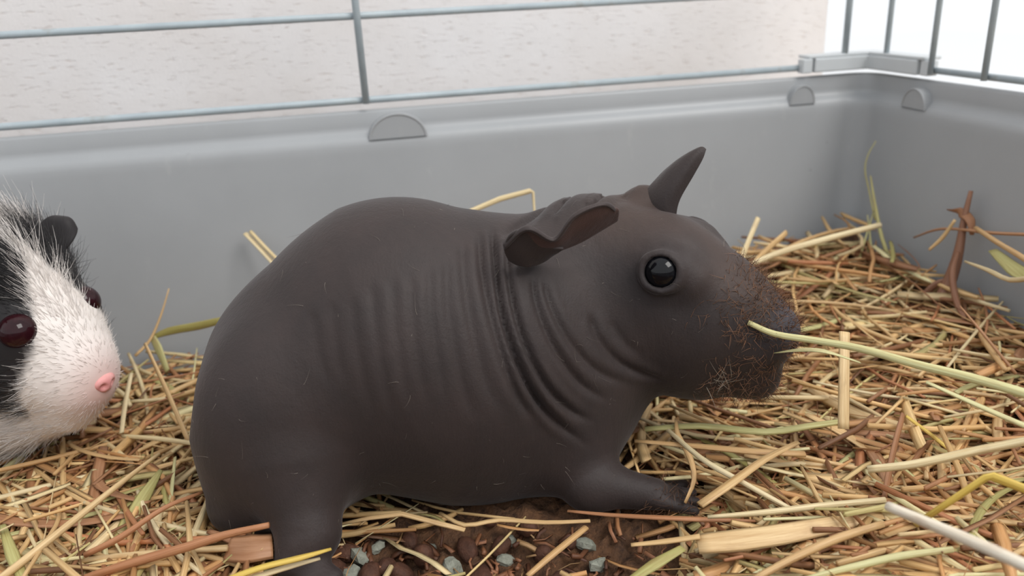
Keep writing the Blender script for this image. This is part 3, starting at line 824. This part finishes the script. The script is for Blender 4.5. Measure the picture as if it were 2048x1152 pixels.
K('hay_stalk', 'long orange-brown stalk crossing in front of the hind foot', 'hay stalk', 'red', A3([(538, 1050, .2035), (450, 1070, .2035), (380, 1092, .2035), (250, 1130, .203), (120, 1175, .2025)]), [.0018, .0028, .0030, .0026])
K('hay_stalk', 'bright yellow stalk lying past the hind toes', 'hay stalk', 'yellow', Zp([(662, 1098, .008), (600, 1116, .009), (520, 1136, .009), (440, 1165, .008)]), [.0012, .0024, .0024, .0024], .6)
K('hay_stalk', 'pale yellow stalk tucked under the bright yellow one', 'hay stalk', 'pale', Zp([(640, 1117, .005), (580, 1133, .006), (500, 1158, .006)]), [.0012, .0022, .0022], .6)
K('straw_strip', 'frayed broad brown straw strip beneath the orange-brown stalk', 'straw strip', 'brown', Zp([(455, 1098, .003), (500, 1097, .004), (545, 1092, .003)]), [.0085, .0095, .0085], .12, roll=-.5)
K('hay_stalk', 'kinked tan stalk lying under the belly of the hairless guinea pig', 'hay stalk', 'gold', Zp([(682, 1048, .003), (740, 1036, .004), (805, 1028, .005), (870, 1045, .003), (930, 1060, .002)]), [.0014, .0022, .0024, .0020], .6, sharp=True)
K('hay_stalk', 'tan stalk lying along the bare patch towards the forepaw', 'hay stalk', 'gold', Zp([(880, 1026, .001), (930, 1050, .003), (1000, 1040, .004), (1090, 1045, .004), (1180, 1042, .003)]), [.0014, .002, .002, .0016], .6)
K('hay_stalk', 'red-brown stalk lying just under the forepaw', 'hay stalk', 'red', Zp([(1135, 1022, .002), (1220, 1030, .003), (1330, 1036, .003), (1440, 1040, .003), (1510, 1042, .002)]), [.0012, .0020, .0022, .0012], .6)
K('hay_leaf', 'curved tan blade hanging down in front of the forepaw', 'hay leaf', 'gold', A3([(1352, 838, .258), (1356, 870, .251), (1380, 915, .243), (1388, 960, .235), (1370, 1006, .2285)]), [.0012, .0020, .0022, .0020, .0012], .4, up=(0, 1, 0))
# against the tray wall
wall_y = lambda px, py, t: atP(px, py, CORNER+TN*t, TN)
K('hay_stalk', 'split pale stalk leaning on the tray wall behind the dark rump', 'hay stalk', 'pale', [wall_y(491, 467, -.014), wall_y(520, 497, -.022), wall_y(560, 540, -.032), wall_y(680, 665, -.060)], .0030, .5)
K('hay_stalk', 'twin pale stalk beside the split one on the tray wall', 'hay stalk', 'pale', [wall_y(501, 463, -.016), wall_y(530, 494, -.024), wall_y(570, 535, -.034), wall_y(690, 660, -.062)], .0018)
K('hay_stalk', 'bent pale stalk rising behind the dark neck', 'hay stalk', 'pale', [wall_y(900, 440, -.050), wall_y(945, 421, -.044), wall_y(1000, 398, -.040), wall_y(1060, 382, -.038), wall_y(1066, 384, -.038), wall_y(1069, 425, -.042), wall_y(1080, 640, -.06)], [.002, .0026, .0028, .0026, .0014, .0012, .0012], .5, sharp=True, up=(0, 1, 0))
K('hay_stalk', 'thin bent stalk standing beside the pink-nosed guinea pig', 'hay stalk', 'gold', [wall_y(338, 577, -.03), wall_y(322, 630, -.035), wall_y(300, 680, -.04), wall_y(270, 712, -.045)], [.0006, .001, .0014, .0014], up=(0, 1, 0))
K('hay_leaf', 'yellow-green blade folded beside the tray wall', 'hay leaf', 'green', [wall_y(302, 676, -.035), wall_y(340, 662, -.035), wall_y(395, 652, -.037), wall_y(450, 640, -.04), wall_y(520, 632, -.045)], [.002, .004, .0042, .0036, .003], .3, up=(0, 1, 0))
K('hay_leaf', 'limp green blade hanging from the yellow-green fold', 'hay leaf', 'green', [wall_y(305, 674, -.036), wall_y(318, 700, -.04), wall_y(335, 742, -.05)], [.0034, .0046, .003], .25, up=(0, 1, 0))
K('hay_stalk', 'straight pale stalk leaning out between the two guinea pigs', 'hay stalk', 'gold', A3([(290, 687, .315), (335, 785, .295), (378, 885, .275)]), [.0016, .0024, .0024], .6, up=(0, 1, 0))
K('hay_stalk', 'upright pale stalk near the pink nose', 'hay stalk', 'pale', A3([(262, 748, .305), (250, 810, .29), (243, 866, .278)]), [.0022, .0026, .0022], .5, up=(0, 1, 0))
K('hay_stalk', 'cream stalk lying level behind the dark hind quarters', 'hay stalk', 'pale', Zp([(245, 872, .006), (320, 878, .007), (395, 888, .006)]), [.0016, .0020, .0018])
K('hay_leaf', 'broad green and white blade leaning in the hay before the pink-nosed guinea pig', 'hay leaf', 'green', A3([(322, 940, .252), (290, 990, .240), (258, 1045, .230), (222, 1098, .220)]), [.0016, .0046, .0056, .0030], .22, up=(0, 1, 0))
K('hay_leaf', 'narrow pale green blade standing beside the hairless rump', 'hay leaf', 'palegreen', A3([(350, 915, .262), (342, 990, .245), (334, 1070, .228)]), [.0016, .0026, .0022], .4, up=(0, 1, 0))
K('hay_stalk', 'long tan stalk sloping across the hay from the dark rump', 'hay stalk', 'gold', Zp([(318, 908, .008), (230, 975, .009), (130, 1055, .008), (30, 1135, .006), (-60, 1200, .004)]), [.0014, .0022, .0026, .0024], n=16)
K('hay_stalk', 'thin reddish stalk poking at the dark rump', 'hay stalk', 'red', Zp([(412, 982, .010), (330, 1015, .012), (240, 1075, .008), (170, 1110, .004)]), [.001, .0016, .0022, .002])
K('hay_leaf', 'yellow-green blade tip at the end of the long tan stalk', 'hay leaf', 'green', Zp([(5, 1050, .008), (25, 1110, .006), (50, 1165, .003)]), [.002, .004, .003], .3)
# heap in the corner
K('hay_stalk', 'long pale stalk resting on the hay heap in the corner', 'hay stalk', 'pale', A3([(1500, 530, .365), (1560, 505, .370), (1660, 476, .380), (1760, 450, .390)]), [.0026, .0032, .0034, .0030])
K('hay_stalk', 'short pale stalk end sticking up past the snout', 'hay stalk', 'pale', A3([(1516, 437, .40), (1500, 475, .39), (1482, 520, .375)]), .0030, .7, up=(0, 1, 0))
K('hay_stalk', 'split tan stalk end sticking up past the snout', 'hay stalk', 'gold', A3([(1572, 466, .40), (1538, 496, .385), (1500, 535, .365)]), .0036, .5, up=(0, 1, 0))
K('hay_stalk', 'tall thin green stalk leaning in the tray corner', 'hay stalk', 'green', A3([(1741, 352, .428), (1752, 420, .415), (1772, 500, .40), (1822, 592, .38)]), [.0008, .0018, .0022, .0028], up=(0, 1, 0))
K('hay_stalk', 'hair-thin stalk tip leaning on the corner of the tray', 'hay stalk', 'green', A3([(1752, 282, .437), (1736, 310, .436), (1730, 340, .434), (1738, 380, .43), (1750, 440, .42)]), [.0005, .0007, .0009, .001], up=(0, 1, 0))
for k, (a, b) in enumerate((((1748, 420), (1700, 580)), ((1742, 445), (1728, 585)), ((1735, 430), (1752, 575)))):
    K('grass_stem', 'thin green grass stem in the spray by the tray corner', 'grass stem', 'green', A3([(*a, .418), ((a[0]+b[0])/2, (a[1]+b[1])/2, .402), (*b, .385)]), [.0006, .001, .0014], up=(0, 1, 0), group='spray of grass stems')
rp = lambda px, py, t: atP(px, py, CORNER+TD*t, TD)
sp = empty('dried_plant', (0, 0, 0)); pc = rp(1880, 640, -.03); sp.location = pc
tag(sp, 'reddish-brown dried plant stalk standing against the right tray wall', 'dried plant')
def pp(name, pts, wid, mat, flat=1.):
    P = smooth_path(pts, 14); wd = np.interp(np.linspace(0, 1, len(P)), np.linspace(0, 1, len(wid)), wid)
    v, f, uv = sweep(P-pc, wd, 8, flat, (0, 1, 0)); return mobj(name, v, f, M[mat], sp, uv=uv)
pp('stem', [rp(1942, 382, -.012), rp(1928, 440, -.016), rp(1918, 500, -.02), rp(1900, 560, -.025), rp(1862, 640, -.035)], [.002, .0030, .0044, .0060, .0070], 'dull')
pp('branch', [rp(1918, 500, -.02), rp(1905, 545, -.03), rp(1912, 600, -.035), rp(1930, 640, -.04)], [.002, .003, .003, .002], 'dull')
pp('branch', [rp(1900, 560, -.025), rp(1870, 570, -.03), rp(1840, 600, -.035), rp(1815, 625, -.04)], [.003, .004, .004, .002], 'dull', .6)
pp('leaf', [rp(1896, 420, -.014), rp(1920, 425, -.015), rp(1940, 440, -.016), rp(1944, 470, -.017)], [.002, .005, .005, .002], 'brown', .3)
K('hay_stalk', 'tan stalk lying level against the right tray wall behind the reddish plant', 'hay stalk', 'brown', [rp(1828, 475, -.018), rp(1870, 460, -.018), rp(1910, 458, -.018), rp(1985, 466, -.018), rp(2080, 470, -.018)], [.0014, .0022, .0026, .0026], .6)
K('hay_stalk', 'tan stalk crossing the reddish plant at a slant', 'hay stalk', 'gold', [rp(1910, 440, -.024), rp(1885, 475, -.026), rp(1858, 500, -.03)], [.0014, .002, .0014], up=(0, 1, 0))
K('hay_stalk', 'pale stalk sloping down along the right tray wall', 'hay stalk', 'gold', [rp(1952, 456, -.02), rp(1995, 485, -.026), rp(2060, 525, -.034), rp(2220, 640, -.05)], [.002, .0024, .0024], up=(0, 1, 0))
K('hay_leaf', 'broad dull green leaf against the right tray wall', 'hay leaf', 'green', [rp(1985, 500, -.022), rp(2020, 530, -.024), rp(2075, 575, -.028), rp(2160, 660, -.04)], [.004, .009, .007], .15, up=(0, 1, 0))
K('hay_stalk', 'pale forked stalk by the dull green leaf', 'hay stalk', 'pale', [rp(1930, 523, -.03), rp(1975, 540, -.033), rp(2020, 560, -.036), rp(2080, 562, -.04), rp(2180, 640, -.05)], [.001, .0022, .0022, .002], up=(0, 1, 0))
K('hay_stalk', 'dark slender stalk slanting at the right over the heap', 'hay stalk', 'brown', A3([(1920, 612, .30), (1960, 660, .29), (2032, 748, .275)]), [.0005, .0012, .0013], up=(0, 1, 0))
K('hay_stalk', 'cream stalk slanting down behind the dark slender one', 'hay stalk', 'pale', A3([(1950, 658, .315), (2000, 690, .305), (2080, 740, .29)]), [.0012, .0020, .0022], up=(0, 1, 0))
K('hay_stalk', 'fine curved tan stem arching over the brown heap', 'grass stem', 'gold', A3([(1712, 660, .335), (1770, 652, .335), (1850, 648, .335), (1950, 660, .33), (2010, 700, .32)]), [.0006, .0009, .001, .0009])
K('hay_stalk', 'folded brown stalk standing in the hay, its upright half', 'hay stalk', 'brown', A3([(1806, 830, .245), (1792, 880, .235), (1775, 960, .22), (1755, 1090, .199)]), [.0026, .003, .003, .0024], .5, up=(0, 1, 0))
K('hay_stalk', 'yellow stalk sloping from the top of the folded brown one', 'hay stalk', 'yellow', A3([(1812, 832, .244), (1860, 868, .240), (1922, 918, .234)]), [.0018, .0022, .002], .5)
K('hay_leaf', 'tapered tan blade slanting through the hay near the upright stub', 'hay leaf', 'gold', A3([(1612, 828, .262), (1680, 862, .252), (1730, 895, .246), (1775, 928, .240)]), [.0026, .0052, .0040, .0012], .2)
K('hay_stalk', 'long cream stalk lying level below the slender slanting one', 'hay stalk', 'pale', Zp([(1415, 1034, .006), (1520, 1026, .008), (1640, 1012, .009), (1770, 1000, .008)]), [.0012, .0020, .0022, .002])
K('hay_stalk', 'thick tan stalk rising from the near edge of the hay', 'hay stalk', 'gold', Zp([(1505, 1160, .006), (1600, 1110, .009), (1680, 1075, .011), (1765, 1048, .010)]), [.0020, .0024, .0026, .0022])
K('hay_stalk', 'long grey-green stalk along the near edge of the hay', 'hay stalk', 'palegreen', Zp([(1610, 1158, .006), (1700, 1135, .008), (1800, 1112, .009), (1905, 1099, .008)]), [.0014, .0020, .0022, .0018])
K('hay_leaf', 'olive blade lying on the dark bedding at the near edge', 'hay leaf', 'green', Zp([(1262, 1160, .001), (1310, 1128, .003), (1365, 1096, .004)]), [.003, .0044, .003], .3)
K('hay_stalk', 'pair stalk of tan straw over the bare bedding', 'hay stalk', 'gold', Zp([(1055, 1152, .002), (1110, 1105, .004), (1172, 1055, .004)]), [.002, .0026, .0024], .6)
K('hay_stalk', 'flat tan stalk slanting across the hay beyond the forepaw', 'hay stalk', 'gold', Zp([(1400, 1010, .008), (1460, 968, .011), (1530, 918, .012), (1595, 885, .010)]), [.0034, .0036, .0032, .0024], .4)
K('hay_stalk', 'long glossy green-tan stalk lying level past the chest', 'hay stalk', 'green', Zp([(1290, 858, .010), (1400, 852, .012), (1530, 864, .012), (1620, 852, .011), (1690, 842, .010)]), [.003, .0038, .0036, .003], .5)
K('hay_stalk', 'long orange-tan stalk lying level below the green-tan one', 'hay stalk', 'gold', Zp([(1270, 882, .008), (1400, 893, .010), (1510, 903, .011), (1610, 908, .010)]), [.002, .003, .0034, .003], .5)

SPOTS = [('before the pink-nosed guinea pig', (-.20, .255)), ('under the pink nose', (-.165, .275)), ('between the two guinea pigs', (-.15, .32)), ('beside the hairless rump', (-.125, .225)), ('by the hind foot', (-.085, .20)),
         ('by the bare bedding', (-.01, .19)), ('by the dark forepaw', (.07, .232)), ('below the dark chest', (.075, .262)), ('under the dark snout', (.115, .285)), ('beyond the dark snout', (.145, .36)),
         ('in the tray corner', (.185, .42)), ('along the right tray wall', (.21, .33)), ('under the pale green stalk', (.165, .285)), ('by the upright tan stub', (.115, .25)), ('by the broad ribbed strip', (.085, .205)),
         ('by the bent yellow stalk', (.15, .205)), ('along the back tray wall', (-.05, .37)), ('near the thick cream stalk', (.14, .235)), ('by the folded green leaf', (-.19, .34))]
def spot(p): return min(SPOTS, key=lambda q: (q[1][0]-p[0])**2+(q[1][1]-p[1])**2)[0]
KINDS = [('hay_stalk', 'gold', 'golden straw stalk', 'hay stalk', 'golden straw stalks on the hay', 1., 7, (.0012, .0026), (.03, .085), 74),
         ('hay_stalk', 'pale', 'cream straw stalk', 'hay stalk', 'cream straw stalks on the hay', 1., 7, (.0012, .0025), (.03, .08), 42),
         ('hay_leaf', 'gold', 'flat golden hay leaf', 'hay leaf', 'golden blades on the hay', .2, 6, (.0024, .0052), (.02, .06), 40),
         ('hay_leaf', 'brown', 'flat brown hay leaf', 'hay leaf', 'brown blades on the hay', .2, 6, (.0024, .0056), (.02, .055), 34),
         ('hay_leaf', 'green', 'flat green-tinged hay leaf', 'hay leaf', 'green-tinged blades on the hay', .25, 6, (.002, .0042), (.025, .06), 22),
         ('hay_stalk', 'red', 'reddish stalk', 'hay stalk', 'reddish stalks on the hay', .7, 6, (.001, .002), (.025, .06), 20)]
for name, mat, label, cat, grp, fl, sd, wr_, lr, num in KINDS:
    protos = []
    done = 0; tries = 0
    while done < num and tries < 3000:
        tries += 1
        x, y = view_xy()
        px = np.array([x, y, 0])-CP; uu = 1024+F*(px@RT)/(px@FW); vv = 576-F*(px@UP)/(px@FW)
        if not (0 < uu < 2048 and 480 < vv < 1150): continue
        if rng.random() < bare(x, y)*.96: continue
        P = rand_stalk(x, y, rng.uniform(.005, .011), rng.uniform(*lr), .3, .08)
        if max(max(bare(*q[:2]), paw(*q[:2])) for q in P) > .35: continue
        if not clear(P, .0015): continue
        wd = rng.uniform(*wr_)*np.array([.8, 1, 1, .95, .7]); Pm = smooth_path(P, 12)
        ln_ = np.linalg.norm(P[-1]-P[0]); dev = np.abs(np.cross(P[2]-P[0], P[-1]-P[0])).max()/max(ln_, 1e-6)
        lk = ('long' if ln_ > (lr[0]*.45+lr[1]*.55) else 'short')+(' curved' if dev > .0035 else ' straight')+(' thick' if wd[1] > sum(wr_)/2 else ' thin')
        K(name, lk+' '+label+' '+spot(P.mean(0)), cat, mat, P, wd, fl, sd, rng.normal(0, .35), grp, 12); done += 1

# ------------------------------------------------------------------ droppings and grey pellets
def lump(name, label, cat, mat, grp, px, py, sx, sy, sz, seed, z=None, rough=.12):
    r = np.random.default_rng(seed); p = atZ(px, py, -.010); p[2] = bed_h(p[0], p[1])-.004+sz*.6 if z is None else z
    ang = rough > .2; v, f = sphere_vf(np.zeros(3), (sx, sy, sz), np.eye(3), 7 if ang else 14, 5 if ang else 9)
    n_ = np.array([1+rough*mnoise.noise(Vector((q*260+seed*3.1).tolist()))*2 for q in v]); v = v*n_[:, None]
    o = mobj(name, v, f, M[mat], smooth=not ang); o.location = p; o.rotation_euler = (r.normal(0, .4), r.normal(0, .4), r.uniform(0, 6.28))
    return tag(o, label, cat, grp)
for i, (px, py, s) in enumerate([(845, 1102, 1), (690, 1108, .9), (800, 1133, 1.), (1055, 1062, .8), (962, 1132, 1.1), (935, 1090, .9), (1120, 1135, 1.), (870, 1140, .9), (1000, 1085, .8), (770, 1120, .8), (1085, 1092, .8), (1140, 1075, .7), (660, 1142, 1.), (905, 1150, 1.), (1040, 1146, 1.), (820, 1080, .7), (980, 1052, .6), (1185, 1142, .9), (735, 1146, 1.)]):
    lump('dropping', ('large' if s >= .95 else 'small' if s < .75 else 'medium')+' oval dark brown dropping on the bare bedding '+('by the hind foot' if px < 790 else 'below the belly' if px < 990 else 'towards the forepaw'), 'dropping', 'dropping', 'droppings on the bare bedding', px, py, .0058*s, .0040*s, .0038*s, i+3)
for i, (px, py, a, b, c) in enumerate([(722, 1112, .0030, .0046, .0036), (752, 1092, .0036, .0024, .0022), (905, 1116, .0028, .0034, .0042), (1012, 1100, .0034, .0022, .0022), (1168, 1078, .0036, .0024, .0022), (1196, 1108, .0026, .0032, .0032), (700, 1140, .0026, .003, .003), (1020, 1076, .0026, .0018, .002), (860, 1085, .002, .0016, .0018)]):
    lump('litter_pellet', ('chunky' if a+b+c > .0085 else 'small')+' angular pale grey litter pellet on the bare bedding '+('by the hind foot' if px < 790 else 'below the belly' if px < 1050 else 'towards the forepaw'), 'pellet', 'stone', 'grey litter pellets on the bare bedding', px, py, a, b, c, i+40, rough=.35)
